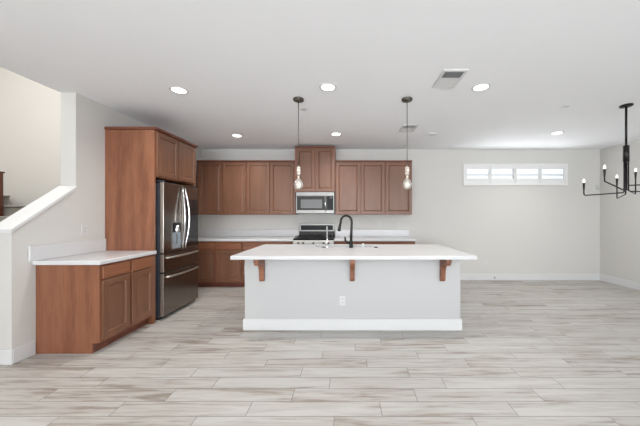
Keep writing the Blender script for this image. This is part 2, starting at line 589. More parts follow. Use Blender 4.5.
# ------------------------------------------------------------------ staircase beyond the half wall
st = thing('staircase', 'grey carpeted stairs seen over the half wall at left', 'stairs', (-4.6, 4.9, 0))
st['kind'] = 'structure'
for k in range(7):
    z = 0.192 * (k + 1)
    obj('step', MB().box(-4.5, XL2 - 0.04, 2.9 + 0.29 * k, 2.9 + 0.29 * (k + 1), 0.0, z, 0.008), M['carpet'], st)
obj('landing', MB().box(SX + 0.02, -4.52, 4.40, 4.975, 0, 1.344, 0.01), M['carpet'], st)
obj('step', MB().box(SX + 0.02, XL2 - 0.04, 4.98, YB + 0.035, 0, 1.505, 0.01).box(SX + 0.02, XL2 - 0.04, 4.955, YB + 0.035, 1.505, 1.54, 0.012), M['carpet'], st)
obj('step', MB().prism([(SX + 0.02, 5.0), (-6.225, 5.0), (-7.19, YB + 0.035), (SX + 0.02, YB + 0.035)], 'z', 1.541, 1.70).prism([(SX + 0.02, 4.98), (-6.18, 4.98), (-7.17, YB + 0.035), (SX + 0.02, YB + 0.035)], 'z', 1.70, 1.725, 0.008), M['carpet'], st)
nw = thing('newel_post', 'dark brown wooden newel post on the stair landing', 'newel post', (-6.30, 4.90, 1.344))
obj('post', MB().box(-6.345, -6.258, 4.855, 4.942, 1.346, 2.12, 0.005), M['newel'], nw)
obj('post_cap', MB().box(-6.362, -6.241, 4.84, 4.957, 2.121, 2.15, 0.008), M['newel'], nw)
obj('handrail', MB().box(-7.5, -6.346, 4.865, 4.93, 2.02, 2.08, 0.01), M['newel'], nw)

# ------------------------------------------------------------------ cabinets on the left run
CT = 0.914        # counter height
CF = -2.44        # face of left cabinets
NY0, NY1 = 2.668, 3.43
c = thing('base_cabinet', 'reddish brown base cabinet with two drawers beside the stair half wall', 'cabinet', (-2.75, 3.05, 0))
b = MB()
b.box(XL + 0.002, CF, NY0 + 0.020, NY1 - 0.002, 0.102, 0.872)
b.box(XL + 0.002, -2.52, NY0 + 0.020, NY1 - 0.002, 0.0, 0.102)
obj('body', b, M['wood'], c)
obj('end_panel', MB().prism([(XL + 0.002, 0), (-2.51, 0), (-2.51, 0.102), (CF, 0.102), (CF, 0.872), (XL + 0.002, 0.872)], 'y', NY0, NY0 + 0.019, 0.001), M['wood'], c)
obj('toe_kick', MB().box(-2.519, -2.512, NY0 + 0.020, NY1 - 0.002, 0, 0.101), M['toe'], c)
U, V, Nn = (0, 1, 0), (0, 0, 1), (1, 0, 0)
for y0, y1 in ((2.69, 3.025), (3.05, 3.385)):
    obj('drawer', MB().box(CF + 0.001, CF + 0.021, y0, y1, 0.728, 0.855, 0.004), M['woodh'], c)
    obj('door', MB().panel((CF + 0.001, y0, 0.135), U, V, Nn, y1 - y0, 0.575), M['wood_door'], c)
obj('filler', MB().box(CF - 0.05, CF + 0.004, 3.40, NY1 - 0.003, 0.0, 0.871), M['wood'], c)

w = thing('worktop', 'white quartz worktop on the left base cabinet by the stairs', 'countertop', (-2.74, 3.03, 0.874))
obj('slab', MB().box(XL + 0.001, CF + 0.03, 2.64, 3.4285, 0.874, CT, 0.004), M['quartz'], w)
obj('upstand', MB().box(XL + 0.001, XL + 0.02, 2.605, 3.4285, CT + 0.001, 1.064, 0.003), M['quartz'], w)

FY0, FY1 = 3.43, 4.35
p = thing('fridge_surround', 'tall reddish brown end panel at the near side of the fridge', 'cabinet panel', (-2.75, 3.44, 0))
obj('panel', MB().box(XL + 0.001, CF - 0.006, FY0, FY0 + 0.018, 0, 2.438, 0.001), M['wood'], p)
obj('edge_stile', MB().box(CF - 0.005, CF + 0.001, FY0, FY0 + 0.018, 0, 2.438, 0.002), M['wood'], p)
p = thing('fridge_surround', 'tall brown end panel at the far side of the fridge', 'cabinet panel', (-2.75, 4.36, 0))
obj('panel', MB().box(XL + 0.001, CF - 0.006, FY1 - 0.018, FY1, 0, 2.438, 0.001), M['wood'], p)
obj('edge_stile', MB().box(CF - 0.005, CF + 0.001, FY1 - 0.018, FY1, 0, 2.438, 0.002), M['wood'], p)

c = thing('wall_cabinet', 'brown two door cabinet above the stainless fridge', 'cabinet', (-2.75, 3.89, 1.86))
b = MB(); b.box(XL + 0.001, CF, FY0 + 0.019, FY1 - 0.019, 1.845, 2.438)
obj('body', b, M['wood'], c)
ym = (FY0 + FY1) / 2
for y0, y1 in ((FY0 + 0.028, ym - 0.008), (ym + 0.008, FY1 - 0.028)):
    obj('door', MB().panel((CF + 0.001, y0, 1.862), U, V, Nn, y1 - y0, 0.56), M['wood_door'], c)
obj('crown_moulding', MB().box(XL + 0.001, CF + 0.035, FY0 - 0.016, FY1 + 0.016, 2.4395, 2.475, 0.006), M['toe'], c)

# ------------------------------------------------------------------ refrigerator
fr = thing('refrigerator', 'dark stainless french door refrigerator between two tall brown panels', 'refrigerator', (-2.72, 3.89, 0))
RY0, RY1 = 3.50, 4.31
FX = -2.372
FB = -2.418
b = MB(); b.box(XL + 0.05, -2.432, RY0 + 0.004, RY1 - 0.004, 0.03, 1.775, 0.004)
for x in (XL + 0.12, -2.5):
    for y in (RY0 + 0.06, RY1 - 0.06):
        b.lathe(x, y, [(0.02, 0.0), (0.02, 0.035)], 10)
obj('body', b, M['fbody'], fr)
ymid = (RY0 + RY1) / 2


def slab(y0, y1, z0, z1, mat, nm):
    return obj(nm, MB().box(FB, FX, y0, y1, z0, z1, 0.006, 2), mat, fr)


d1 = slab(RY0, ymid - 0.003, 0.868, 1.79, M['dsteel'], 'door')
d2 = slab(ymid + 0.003, RY1, 0.868, 1.79, M['dsteel'], 'door')
obj('door_edge', MB().box(FB + 0.003, FX - 0.004, RY0 - 0.003, RY0 - 0.0005, 0.872, 1.786, 0.0008), M['esteel'], d1)


def bow_handle(y, sgn):
    pts = []
    for i in range(15):
        t = i / 14
        z = 0.888 + t * 0.865
        bow = math.sin(PI * t)
        pts.append((FX + 0.014 + 0.05 * bow, y + sgn * 0.004 + sgn * 0.028 * bow, z))
    return MB().tube(pts, 0.0115, 10)


obj('handle', bow_handle(ymid - 0.022, -1), M['chrome'], d1, label='bowed chrome handle of the near door')
obj('handle', bow_handle(ymid + 0.022, 1), M['chrome'], d2, label='bowed chrome handle of the far door')
obj('glass_panel', MB().box(FX + 0.0005, FX + 0.004, ymid + 0.075, RY1 - 0.012, 0.90, 1.60, 0.001), M['screen'], d2)
# dispenser in the near door
dp = MB()
dy0, dy1, dz0, dz1 = ymid - 0.245, ymid - 0.050, 0.895, 1.262
dp.box(FX + 0.0005, FX + 0.007, dy0, dy0 + 0.010, dz0, dz1); dp.box(FX + 0.0005, FX + 0.007, dy1 - 0.010, dy1, dz0, dz1)
dp.box(FX + 0.0005, FX + 0.007, dy0, dy1, dz1 - 0.008, dz1); dp.box(FX + 0.0005, FX + 0.007, dy0, dy1, dz0, dz0 + 0.014)
ds = obj('dispenser', dp, M['steel'], d1)
obj('recess', MB().box(FX + 0.0005, FX + 0.002, dy0 + 0.010, dy1 - 0.010, dz0 + 0.014, 1.125), plain('dispenser_recess', srgb(178, 190, 202), 0.3, 0.5), d1)
obj('control_face', MB().box(FX + 0.0005, FX + 0.005, dy0 + 0.010, dy1 - 0.010, 1.13, dz1 - 0.008), M['black'], d1)
obj('nozzle', MB().lathe((FX + 0.008), (dy0 + dy1) / 2, [(0.030, 1.12), (0.034, 1.13), (0.034, 1.21), (0.024, 1.22)], 14), M['chrome'], d1)
obj('paddle', MB().box(FX + 0.003, FX + 0.012, (dy0 + dy1) / 2 - 0.018, (dy0 + dy1) / 2 + 0.018, 0.97, 1.10, 0.003), M['grey'], d1)
for z0, z1 in ((0.618, 0.858), (0.052, 0.608)):
    dr = slab(RY0, RY1, z0, z1, M['dsteel'], 'drawer')
    obj('drawer_edge', MB().box(FB + 0.003, FX - 0.004, RY0 - 0.003, RY0 - 0.0005, z0 + 0.004, z1 - 0.004, 0.0008), M['esteel'], dr)
    pts = []
    for i in range(15):
        t = i / 14
        pts.append((FX + 0.010 + 0.040 * math.sin(PI * t) ** 0.6, RY0 + 0.035 + t * (RY1 - RY0 - 0.07), z1 - 0.055))
    obj('handle', MB().tube(pts, 0.013, 10), M['esteel'], dr)
obj('grille', MB().box(XL + 0.2, -2.45, RY0 + 0.02, RY1 - 0.02, 0.005, 0.028), M['dark'], fr)
for y in (RY0 + 0.01, RY1 - 0.07):
    obj('hinge_cover', MB().box(-2.50, -2.40, y, y + 0.06, 1.7915, 1.812, 0.004), M['fbody'], fr)

# ------------------------------------------------------------------ back wall cabinets
UF = YB - 0.33           # face of wall cabinets
U, V, Nn = (1, 0, 0), (0, 0, 1), (0, -1, 0)
UZ0, UZ1 = 1.372, 2.412


def wall_cab(label, x0, x1, doors, z0=UZ0, z1=UZ1, face=UF, crown=True, ov=(0.0, 0.0)):
    c = thing('wall_cabinet', label, 'cabinet', ((x0 + x1) / 2, (face + YB) / 2, z0), 'brown wall cabinets')
    obj('body', MB().box(x0 + 0.0008, x1 - 0.0008, face, YB - 0.001, z0, z1, 0.001), M['wood'], c)
    for a, e in doors:
        a, e = a + 0.003, e - 0.003
        obj('door', MB().panel((a, face - 0.001, z0 + 0.012), U, V, Nn, e - a, z1 - z0 - 0.024), M['wood_door'], c)
    if crown:
        obj('crown_moulding', MB().box(x0 + 0.0008 - ov[0], x1 - 0.0008 + ov[1], face - 0.033, YB - 0.001, z1 + 0.0005, z1 + 0.03, 0.005), M['toe'], c)
    return c


s_ = 50.65
px = lambda x: (x - 348) / s_
wall_cab('brown two door wall cabinet nearest the fridge', XL + 0.09, px(246.6), [(px(199.3), px(222.4)), (px(222.8), px(246.3))])
wall_cab('brown two door wall cabinet just left of the tall cabinet over the microwave', px(246.6), px(295.4), [(px(246.9), px(270.0)), (px(270.3), px(293.7))])
MF = UF - 0.06
pm = lambda x: (x - 348) / 272 * MF
wall_cab('tall brown cabinet reaching the ceiling above the microwave', px(295.4) + 0.001, px(335.2), [(pm(296.4), pm(315.1)), (pm(315.7), pm(334.5))], 1.815, 2.672, MF, True, (0.0, 0.0))
wall_cab('brown two door wall cabinet just right of the microwave', px(335.2) + 0.001, px(385.0), [(px(335.8), px(360.3)), (px(360.7), px(384.5))])
wall_cab('brown single door wall cabinet at the right end of the row', px(385.0), px(412.0), [(px(385.6), px(411.7))])

BF = YB - 0.60           # face of base cabinets
RX0, RX1 = -1.0246, -0.2626


def base_cab(label, x0, x1, units):
    c = thing('base_cabinet', label, 'cabinet', ((x0 + x1) / 2, (BF + YB) / 2, 0), 'brown base cabinets on the back wall')
    obj('body', MB().box(x0 + 0.0008, x1 - 0.0008, BF, YB - 0.001, 0.102, 0.872, 0.001), M['wood'], c)
    obj('toe_kick', MB().box(x0 + 0.0008, x1 - 0.0008, BF + 0.075, YB - 0.03, 0, 0.1015), M['toe'], c)
    for a, e in units:
        obj('drawer', MB().box(a, e, BF - 0.021, BF - 0.001, 0.728, 0.855, 0.004), M['woodx'], c)
        obj('door', MB().panel((a, BF - 0.001, 0.13), U, V, Nn, e - a, 0.58), M['wood_door'], c)
    return c


base_cab('brown base cabinet in the corner beyond the fridge', XL + 0.002, -2.475, [(-2.79, -2.49)])
base_cab('brown base cabinet between the corner cabinet and the cabinet by the range', -2.475, -1.985, [(-2.462, -1.998)])
base_cab('brown two door base cabinet just left of the range', -1.985, RX0, [(-1.972, -1.511), (-1.497, RX0 - 0.015)])
base_cab('brown two door base cabinet just right of the range', RX1, 0.56, [(RX1 + 0.015, 0.142), (0.156, 0.548)])
base_cab('brown base cabinet at the right end of the back worktop', 0.56, 1.26, [(0.572, 0.902), (0.916, 1.245)])
for lab, x0, x1 in (('white quartz worktop on the back wall left of the range', XL + 0.001, RX0 - 0.001),
                    ('white quartz worktop on the back wall right of the range', RX1 + 0.001, 1.285)):
    w = thing('worktop', lab, 'countertop', ((x0 + x1) / 2, YB - 0.32, 0.874))
    obj('slab', MB().box(x0, x1, BF - 0.035, YB - 0.001, 0.874, CT, 0.004), M['quartz'], w)
    obj('upstand', MB().box(x0, x1, YB - 0.02, YB - 0.001, CT + 0.001, 1.062, 0.003), M['quartz'], w)

# ------------------------------------------------------------------ microwave
mx0, mx1 = pm(296.2), pm(334.4)
mz0, mz1 = 1.392, 1.812
my = MF - 0.035
mw = thing('microwave', 'stainless over the range microwave under the tall cabinet', 'microwave', ((mx0 + mx1) / 2, 5.5, mz0))
obj('body', MB().box(mx0, mx1, my + 0.022, YB - 0.001, mz0, mz1 - 0.001, 0.003), M['dark'], mw)
obj('vent_strip', MB().box(mx0, mx1, my + 0.002, my + 0.0215, mz1 - 0.075, mz1 - 0.001, 0.003), M['steel'], mw)
md = obj('door', MB().box(mx0, mx1 - 0.155, my, my + 0.021, mz0 + 0.004, mz1 - 0.078, 0.004), M['steel'], mw)
obj('glass', MB().box(mx0 + 0.02, mx1 - 0.158, my - 0.003, my - 0.0003, mz0 + 0.068, mz1 - 0.083, 0.001), M['dark'], md)
obj('window', MB().box(mx0 + 0.095, mx1 - 0.235, my - 0.005, my - 0.0032, mz0 + 0.105, mz1 - 0.145, 0.0005), M['mwglass'], md)
hx = mx1 - 0.175
obj('handle', MB().tube([(hx, my - 0.006, mz0 + 0.06), (hx, my - 0.034, mz0 + 0.085), (hx, my - 0.036, mz0 + 0.2), (hx, my - 0.034, mz1 - 0.105), (hx, my - 0.006, mz1 - 0.083)], 0.012, 10), M['chrome'], md)
cp = obj('control_panel', MB().box(mx1 - 0.153, mx1, my + 0.001, my + 0.021, mz0 + 0.004, mz1 - 0.078, 0.003), M['steel'], mw)
obj('keypad', MB().box(mx1 - 0.147, mx1 - 0.018, my - 0.002, my + 0.0006, mz0 + 0.068, mz1 - 0.083, 0.0005), M['black'], cp)
obj('display', MB().box(mx1 - 0.085, mx1 - 0.04, my - 0.004, my - 0.0022, mz1 - 0.125, mz1 - 0.098, 0.0003), M['mwglass'], cp)

# ------------------------------------------------------------------ gas range
rg = thing('range', 'stainless gas range with black grates under the microwave', 'stove', ((RX0 + RX1) / 2, 5.35, 0))
rx0, rx1 = RX0 + 0.003, RX1 - 0.003
ry = BF - 0.04
b = MB(); b.box(rx0, rx1, ry + 0.031, YB - 0.005, 0.06, 0.895, 0.003)
for x in (rx0 + 0.06, rx1 - 0.06):
    for y in (ry + 0.1, YB - 0.08):
        b.lathe(x, y, [(0.018, 0), (0.018, 0.062)], 8)
obj('body', b, M['dark'], rg)
obj('cooktop', MB().box(rx0, rx1, ry + 0.005, YB - 0.085, 0.8955, 0.925, 0.004), M['black'], rg)
bg_ = obj('backguard', MB().box(rx0 + 0.012, rx1 - 0.012, YB - 0.075, YB - 0.006, 0.8955, 1.185, 0.006), M['dark'], rg)
f = MB()
bx0, bx1 = rx0 + 0.012, rx1 - 0.012
f.box(bx0, bx1, YB - 0.088, YB - 0.0755, 1.03, 1.055, 0.002); f.box(bx0, bx1, YB - 0.088, YB - 0.0755, 1.155, 1.186, 0.002)
f.box(bx0, bx0 + 0.035, YB - 0.088, YB - 0.0755, 1.055, 1.155, 0.002); f.box(bx1 - 0.035, bx1, YB - 0.088, YB - 0.0755, 1.055, 1.155, 0.002)
obj('frame', f, M['steel'], bg_)
obj('display', MB().box(bx0 + 0.036, bx1 - 0.036, YB - 0.082, YB - 0.0755, 1.056, 1.154), M['black'], bg_)
kp = obj('knob_panel', MB().box(rx0, rx1, ry - 0.012, ry + 0.030, 0.79, 0.893, 0.005), M['psteel'], rg)
for k in range(5):
    x = rx0 + (0.10, 0.19, 0.38, 0.57, 0.66)[k]
    obj('knob', MB().lathe(x, 0, [(0.020, ry - 0.0125), (0.020, ry - 0.022), (0.016, ry - 0.045), (0.012, ry - 0.047)], 16, 'y', 0.845), M['pewter'], rg)
dr = obj('oven_door', MB().box(rx0 + 0.003, rx1 - 0.003, ry - 0.008, ry + 0.029, 0.25, 0.785, 0.005), M['steel'], rg)
obj('window', MB().box(rx0 + 0.10, rx1 - 0.10, ry - 0.011, ry - 0.0083, 0.36, 0.66, 0.001), M['winpane'], dr)
obj('handle', MB().tube([(rx0 + 0.06, ry - 0.009, 0.735), (rx0 + 0.06, ry - 0.05, 0.735), (rx1 - 0.06, ry - 0.05, 0.735), (rx1 - 0.06, ry - 0.009, 0.735)], 0.011, 8), M['steel'], dr)
obj('drawer', MB().box(rx0 + 0.003, rx1 - 0.003, ry - 0.006, ry + 0.029, 0.07, 0.242, 0.005), M['steel'], rg)
gw = (rx1 - rx0 - 0.04) / 3
for k in range(3):
    g = MB()
    x0 = rx0 + 0.02 + k * gw; x1 = x0 + gw - 0.006
    y0, y1 = ry + 0.03, YB - 0.11
    z0, z1 = 0.948, 0.962
    for x in (x0, x1 - 0.012):
        g.box(x, x + 0.012, y0, y1, z0, z1, 0.002)
    for y in (y0, (y0 + y1) / 2 - 0.006, y1 - 0.012):
        g.box(x0, x1, y, y + 0.012, z0, z1, 0.002)
    xm_ = (x0 + x1) / 2
    g.box(xm_ - 0.005, xm_ + 0.005, y0, y1, z0, z1, 0.002)
    for x in (x0, x1 - 0.012):
        for y in (y0, y1 - 0.012):
            g.box(x, x + 0.012, y, y + 0.012, 0.9255, z0 + 0.002)
    obj('grate', g, M['iron'], rg)
for k, (fx, fy) in enumerate(((0.17, 0.16), (0.17, 0.42), (0.38, 0.29), (0.59, 0.16), (0.59, 0.42))):
    obj('burner', MB().lathe(rx0 + fx, ry + fy, [(0.05, 0.9255), (0.05, 0.934), (0.036, 0.936), (0.036, 0.944), (0.01, 0.945)], 18), M['iron'], rg)

# ------------------------------------------------------------------ island
IX0, IX1 = -1.224, 1.332
IY0, IY1 = 3.222, 4.12
isl = thing('kitchen_island', 'long white kitchen island with wooden brackets in the middle of the floor', 'kitchen island', (0.054, 3.65, 0))
obj('body', MB().prism([(IX0, IY0), (IX1, IY0), (IX1, IY1), (IX1 - 0.10, IY1), (IX1 - 0.10, IY0 + 0.13), (IX0 + 0.10, IY0 + 0.13), (IX0 + 0.10, IY1), (IX0, IY1)], 'z', 0, 0.872, 0.003), M['islandwall'], isl)
bx_ = IX0 + 0.101
for k in range(4):
    wd = (IX1 - IX0 - 0.202) / 4
    obj('door', MB().panel((bx_ + (k + 1) * wd - 0.004, IY1 - 0.024, 0.11), (-1, 0, 0), (0, 0, 1), (0, 1, 0), wd - 0.008, 0.75), M['wood_door'], isl, label='brown cabinet door')
obj('cabinet_floor', MB().box(bx_, IX1 - 0.101, IY0 + 0.131, IY1 - 0.061, 0.0, 0.105), M['wood'], isl)
b = MB()
t_ = 0.016
b.box(IX0 - t_, IX1 + t_, IY0 - t_, IY0 - 0.0005, 0, 0.135, 0.004)
b.box(IX0 - t_, IX0 - 0.0005, IY0 - 0.0005, IY1, 0, 0.135, 0.004)
b.box(IX1 + 0.0005, IX1 + t_, IY0 - 0.0005, IY1, 0, 0.135, 0.004)
obj('baseboard', b, M['trim'], isl)


def corbel(xc):
    # profile in (y, z): back against the island, projecting under the overhang
    y = IY0 - 0.0005
    zt = 0.872
    P = [(y, zt), (y - 0.235, zt), (y - 0.235, zt - 0.040), (y - 0.21, zt - 0.048), (y - 0.205, zt - 0.075)]
    # turn cove inward (quarter circle centred at the outer lower corner)
    Q = []
    for q in P[:5]: Q.append(q)
    cy, cz, r = y - 0.155, zt - 0.180, 0.105
    for i in range(8):
        a = PI / 2 - i / 7 * PI / 2
        Q.append((cy + r * math.cos(a), cz + r * math.sin(a)))
    Q += [(y - 0.045, zt - 0.262), (y - 0.030, zt - 0.288), (y, zt - 0.288)]
    return MB().prism(Q, 'x', xc - 0.028, xc + 0.028, 0.002)


for xc in (-1.012, 0.050, 1.112):
    obj('corbel', corbel(xc), M['wood'], isl, label='brown wooden bracket')

# island worktop with sink cut-out
TX0, TX1, TY0, TY1 = -1.284, 1.407, 2.965, 4.17
SX0, SX1, SY0, SY1 = -0.46, 0.34, 3.84, 4.09
w = thing('worktop', 'long white quartz worktop on the kitchen island', 'countertop', (0.06, 3.6, 0.874))
b = MB()
b.box(TX0, TX1, TY0, TY1, 0.874, CT, 0.004)
t = bmesh.new()
t.free()
slab_o = obj('slab', b, M['quartz'], w)
# cut the sink opening by rebuilding as four strips with a common top
bm = bmesh.new()
xs = [TX0, SX0, SX1, TX1]; ys = [TY0, SY0, SY1, TY1]


def grid(z, flip):
    vs = [[bm.verts.new((x, y, z)) for y in ys] for x in xs]
    for i in range(3):
        for j in range(3):
            if i == 1 and j == 1:
                continue
            q = [vs[i][j], vs[i + 1][j], vs[i + 1][j + 1], vs[i][j + 1]]
            bm.faces.new(q[::-1] if flip else q)
    return vs


top = grid(CT, False); bot = grid(0.874, True)
loop_out = [(0, 0), (1, 0), (2, 0), (3, 0), (3, 1), (3, 2), (3, 3), (2, 3), (1, 3), (0, 3), (0, 2), (0, 1)]
for k in range(12):
    a, c_ = loop_out[k], loop_out[(k + 1) % 12]
    bm.faces.new([bot[a[0]][a[1]], bot[c_[0]][c_[1]], top[c_[0]][c_[1]], top[a[0]][a[1]]])
loop_in = [(1, 1), (1, 2), (2, 2), (2, 1)]
for k in range(4):
    a, c_ = loop_in[k], loop_in[(k + 1) % 4]
    bm.faces.new([bot[a[0]][a[1]], bot[c_[0]][c_[1]], top[c_[0]][c_[1]], top[a[0]][a[1]]])
bmesh.ops.recalc_face_normals(bm, faces=bm.faces[:])
bmesh.ops.translate(bm, vec=-root_loc(w), verts=bm.verts[:])
bm.to_mesh(slab_o.data); bm.free()
slab_o.data.materials.append(M['quartz']) if not slab_o.data.materials else None
bv = slab_o.modifiers.new('bevel', 'BEVEL'); bv.width = 0.003; bv.segments = 1; bv.limit_method = 'ANGLE'

# ------------------------------------------------------------------ things on the island worktop
fx, fy = 0.042, 3.73
fa = thing('faucet', 'matte black gooseneck kitchen faucet on the island worktop', 'faucet', (fx, fy, CT))
obj('base', MB().lathe(fx, fy, [(0.030, CT + 0.0005), (0.030, CT + 0.006), (0.027, CT + 0.010), (0.027, CT + 0.085), (0.020, CT + 0.10)], 20), M['bronze'], fa)
pts = [(fx, fy, CT + 0.10), (fx + 0.004, fy, CT + 0.20), (fx + 0.008, fy + 0.0, CT + 0.30)]
R_ = 0.085
dirx, diry = -0.90, 0.43
cx0, cy0, cz0 = fx + 0.010, fy, CT + 0.355
for i in range(13):
    a = PI * i / 12 * 1.03
    d = R_ * (1 - math.cos(a))
    pts.append((cx0 + dirx * d, cy0 + diry * d, cz0 + R_ * math.sin(a)))
pe = pts[-1]
pts.append((pe[0] - 0.008, pe[1] + 0.003, pe[2] - 0.03))
obj('spout', MB().tube(pts, [0.020, 0.018] + [0.0155] * (len(pts) - 2), 12), M['bronze'], fa)
pe = pts[-1]
obj('spray_head', MB().tube([pe, (pe[0] - 0.006, pe[1] + 0.002, pe[2] - 0.03), (pe[0] - 0.014, pe[1] + 0.005, pe[2] - 0.075), (pe[0] - 0.016, pe[1] + 0.006, pe[2] - 0.095)], [0.017, 0.020, 0.025, 0.023], 12), M['bronze'], fa)
obj('lever', MB().tube([(fx - 0.02, fy, CT + 0.062), (fx - 0.055, fy, CT + 0.075), (fx - 0.078, fy, CT + 0.098), (fx - 0.084, fy, CT + 0.15)], [0.018, 0.017, 0.013, 0.010], 10), M['bronze'], fa)

sk = thing('sink', 'undermount stainless sink set into the island worktop', 'sink', (-0.06, 3.965, 0.70))
b = MB()
tk = 0.004
g_ = 0.001
b.box(SX0 - 0.0, SX1, SY0, SY1, 0.69, 0.694)
b.box(SX0, SX0 + tk, SY0, SY1, 0.694, 0.8735); b.box(SX1 - tk, SX1, SY0, SY1, 0.694, 0.8735)
b.box(SX0 + tk, SX1 - tk, SY0, SY0 + tk, 0.694, 0.8735); b.box(SX0 + tk, SX1 - tk, SY1 - tk, SY1, 0.694, 0.8735)
obj('basin', b, M['steel'], sk)
obj('drain', MB().lathe(-0.06, 3.965, [(0.045, 0.6945), (0.045, 0.698), (0.02, 0.698)], 18), M['chrome'], sk)

px2 = lambda x, y: ((x - 348) / 272 * y)
# slim upright post left of the faucet
yq = 3.74
xq = px2(327, yq)
q = thing('water_tap', 'slim pale upright tap on the island worktop left of the faucet', 'tap', (xq, yq, CT))
obj('stem', MB().lathe(xq, yq, [(0.018, CT + 0.0005), (0.018, CT + 0.008), (0.010, CT + 0.012), (0.010, CT + 0.285), (0.006, CT + 0.295)], 14), M['chrome'], q)
yq = 3.77
xq = px2(363, yq)
q = thing('air_gap_cap', 'short white cylindrical cap on the island worktop right of the faucet', 'cap', (xq, yq, CT))
obj('sleeve', MB().lathe(xq, yq, [(0.017, CT + 0.0005), (0.017, CT + 0.05), (0.014, CT + 0.056), (0.004, CT + 0.057)], 16), M['plate'], q)
xq = px2(376, yq)
q = thing('disposal_switch', 'small dark round button on the island worktop furthest right of the faucet', 'button', (xq, yq, CT))
obj('ring', MB().lathe(xq, yq, [(0.030, CT + 0.0005), (0.030, CT + 0.006), (0.018, CT + 0.007)], 18), M['bronze'], q)
obj('button', MB().lathe(xq, yq, [(0.014, CT + 0.0072), (0.014, CT + 0.012), (0.004, CT + 0.013)], 14), M['bronze'], q)
xq = px2(323.5, yq)
q = thing('hole_cover', 'small dark round cover on the island worktop beside the slim pale tap', 'cover', (xq, yq, CT))
obj('disc', MB().lathe(xq, yq, [(0.024, CT + 0.0005), (0.024, CT + 0.007), (0.012, CT + 0.009)], 18), M['bronze'], q)

# ------------------------------------------------------------------ outlets and switches
def outlet(label, c, n, kind='outlet', grp='white wall outlets', deep=0.0):
    """c = centre of the plate on the surface, n = outward direction as 'x+', 'y-' ..."""
    o = thing('outlet' if kind == 'outlet' else 'light_switch', label, 'outlet' if kind == 'outlet' else 'switch', c, grp)
    x, y, z = c
    if deep:
        obj('back_box', MB().box(x - deep, x - 0.0003, y - 0.034, y + 0.034, z - 0.056, z + 0.056, 0.002), M['plate'], o)
        x -= deep

    def bx(du0, du1, dz0, dz1, d0, d1, bev=0.0):
        m_ = MB()
        if n[0] == 'y':
            m_.box(x + du0, x + du1, y - d1, y - d0, z + dz0, z + dz1, bev)
        elif n == 'x+':
            m_.box(x + d0, x + d1, y + du0, y + du1, z + dz0, z + dz1, bev)
        else:
            m_.box(x - d1, x - d0, y + du0, y + du1, z + dz0, z + dz1, bev)
        return m_
    obj('plate', bx(-0.036, 0.036, -0.058, 0.058, 0.0005, 0.007, 0.002), M['plate'], o)
    if kind == 'outlet':
        for k in (-1, 1):
            s = obj('socket', bx(-0.017, 0.017, k * 0.021 - 0.014, k * 0.021 + 0.014, 0.0072, 0.009, 0.001), M['plate'], o)
            obj('slot', bx(-0.008, -0.005, k * 0.021 - 0.004, k * 0.021 + 0.006, 0.0092, 0.0096), M['slot'], s)
            obj('slot', bx(0.005, 0.008, k * 0.021 - 0.004, k * 0.021 + 0.006, 0.0092, 0.0096), M['slot'], s)
    else:
        obj('rocker', bx(-0.016, 0.016, -0.033, 0.033, 0.0072, 0.011, 0.001), M['plate'], o)
    return o


wz = lambda y, D: CAMZ - (y - 215.5) * D / 272
outlet('white outlet on the front of the kitchen island', (px2(342.4, IY0), IY0, wz(300.5, IY0)), 'y-')
outlet('white outlet on the left end of the kitchen island', (IX0, 3.30, wz(269.7, 3.30)), 'x-', deep=0.012)
outlet('white outlet low on the back wall right of the island', (px2(484.5, YB), YB, wz(263.5, YB)), 'y-')
outlet('white outlet above the back worktop nearest the fridge', (px2(218.7, YB), YB, wz(225.3, YB)), 'y-')
outlet('white outlet above the back worktop just left of the range', (px2(272, YB), YB, wz(225.3, YB)), 'y-')
outlet('white outlet above the back worktop just right of the faucet', (px2(358.5, YB), YB, wz(224.3, YB)), 'y-')
outlet('white outlet above the back worktop, second wall plate to the right of the faucet', (px2(379.5, YB), YB, wz(224.5, YB)), 'y-')
outlet('white switch plate above the right end of the back worktop', (px2(399, YB), YB, wz(224.3, YB)), 'y-', 'switch', None)
outlet('white outlet on the left wall above the left worktop', (XL, 3.16, wz(230, 3.16)), 'x+')

xq = px2(494.5, YB - BT)
q = thing('door_stop', 'tiny spring door stop on the back wall baseboard', 'door stop', (xq, YB - BT, 0.06))
obj('spring', MB().lathe(xq, 0, [(0.012, YB - BT - 0.0005), (0.006, YB - BT - 0.006), (0.006, YB - BT - 0.06)], 10, 'y', 0.06), M['pewter'], q)
obj('tip', MB().lathe(xq, 0, [(0.009, YB - BT - 0.0605), (0.009, YB - BT - 0.075), (0.005, YB - BT - 0.078)], 10, 'y', 0.06), M['plate'], q)

# corner motion sensor
q = thing('motion_sensor', 'small white round sensor high in the back right corner', 'sensor', (XR - 0.03, YB - 0.02, 1.95))
sx_, sy_, sz_ = XR - 0.05, YB, 1.945
obj('dome', MB().lathe(sx_, 0, [(0.042, sy_ - 0.0005), (0.042, sy_ - 0.015), (0.034, sy_ - 0.032), (0.015, sy_ - 0.040), (0.002, sy_ - 0.041)], 18, 'y', sz_), M['plate'], q)

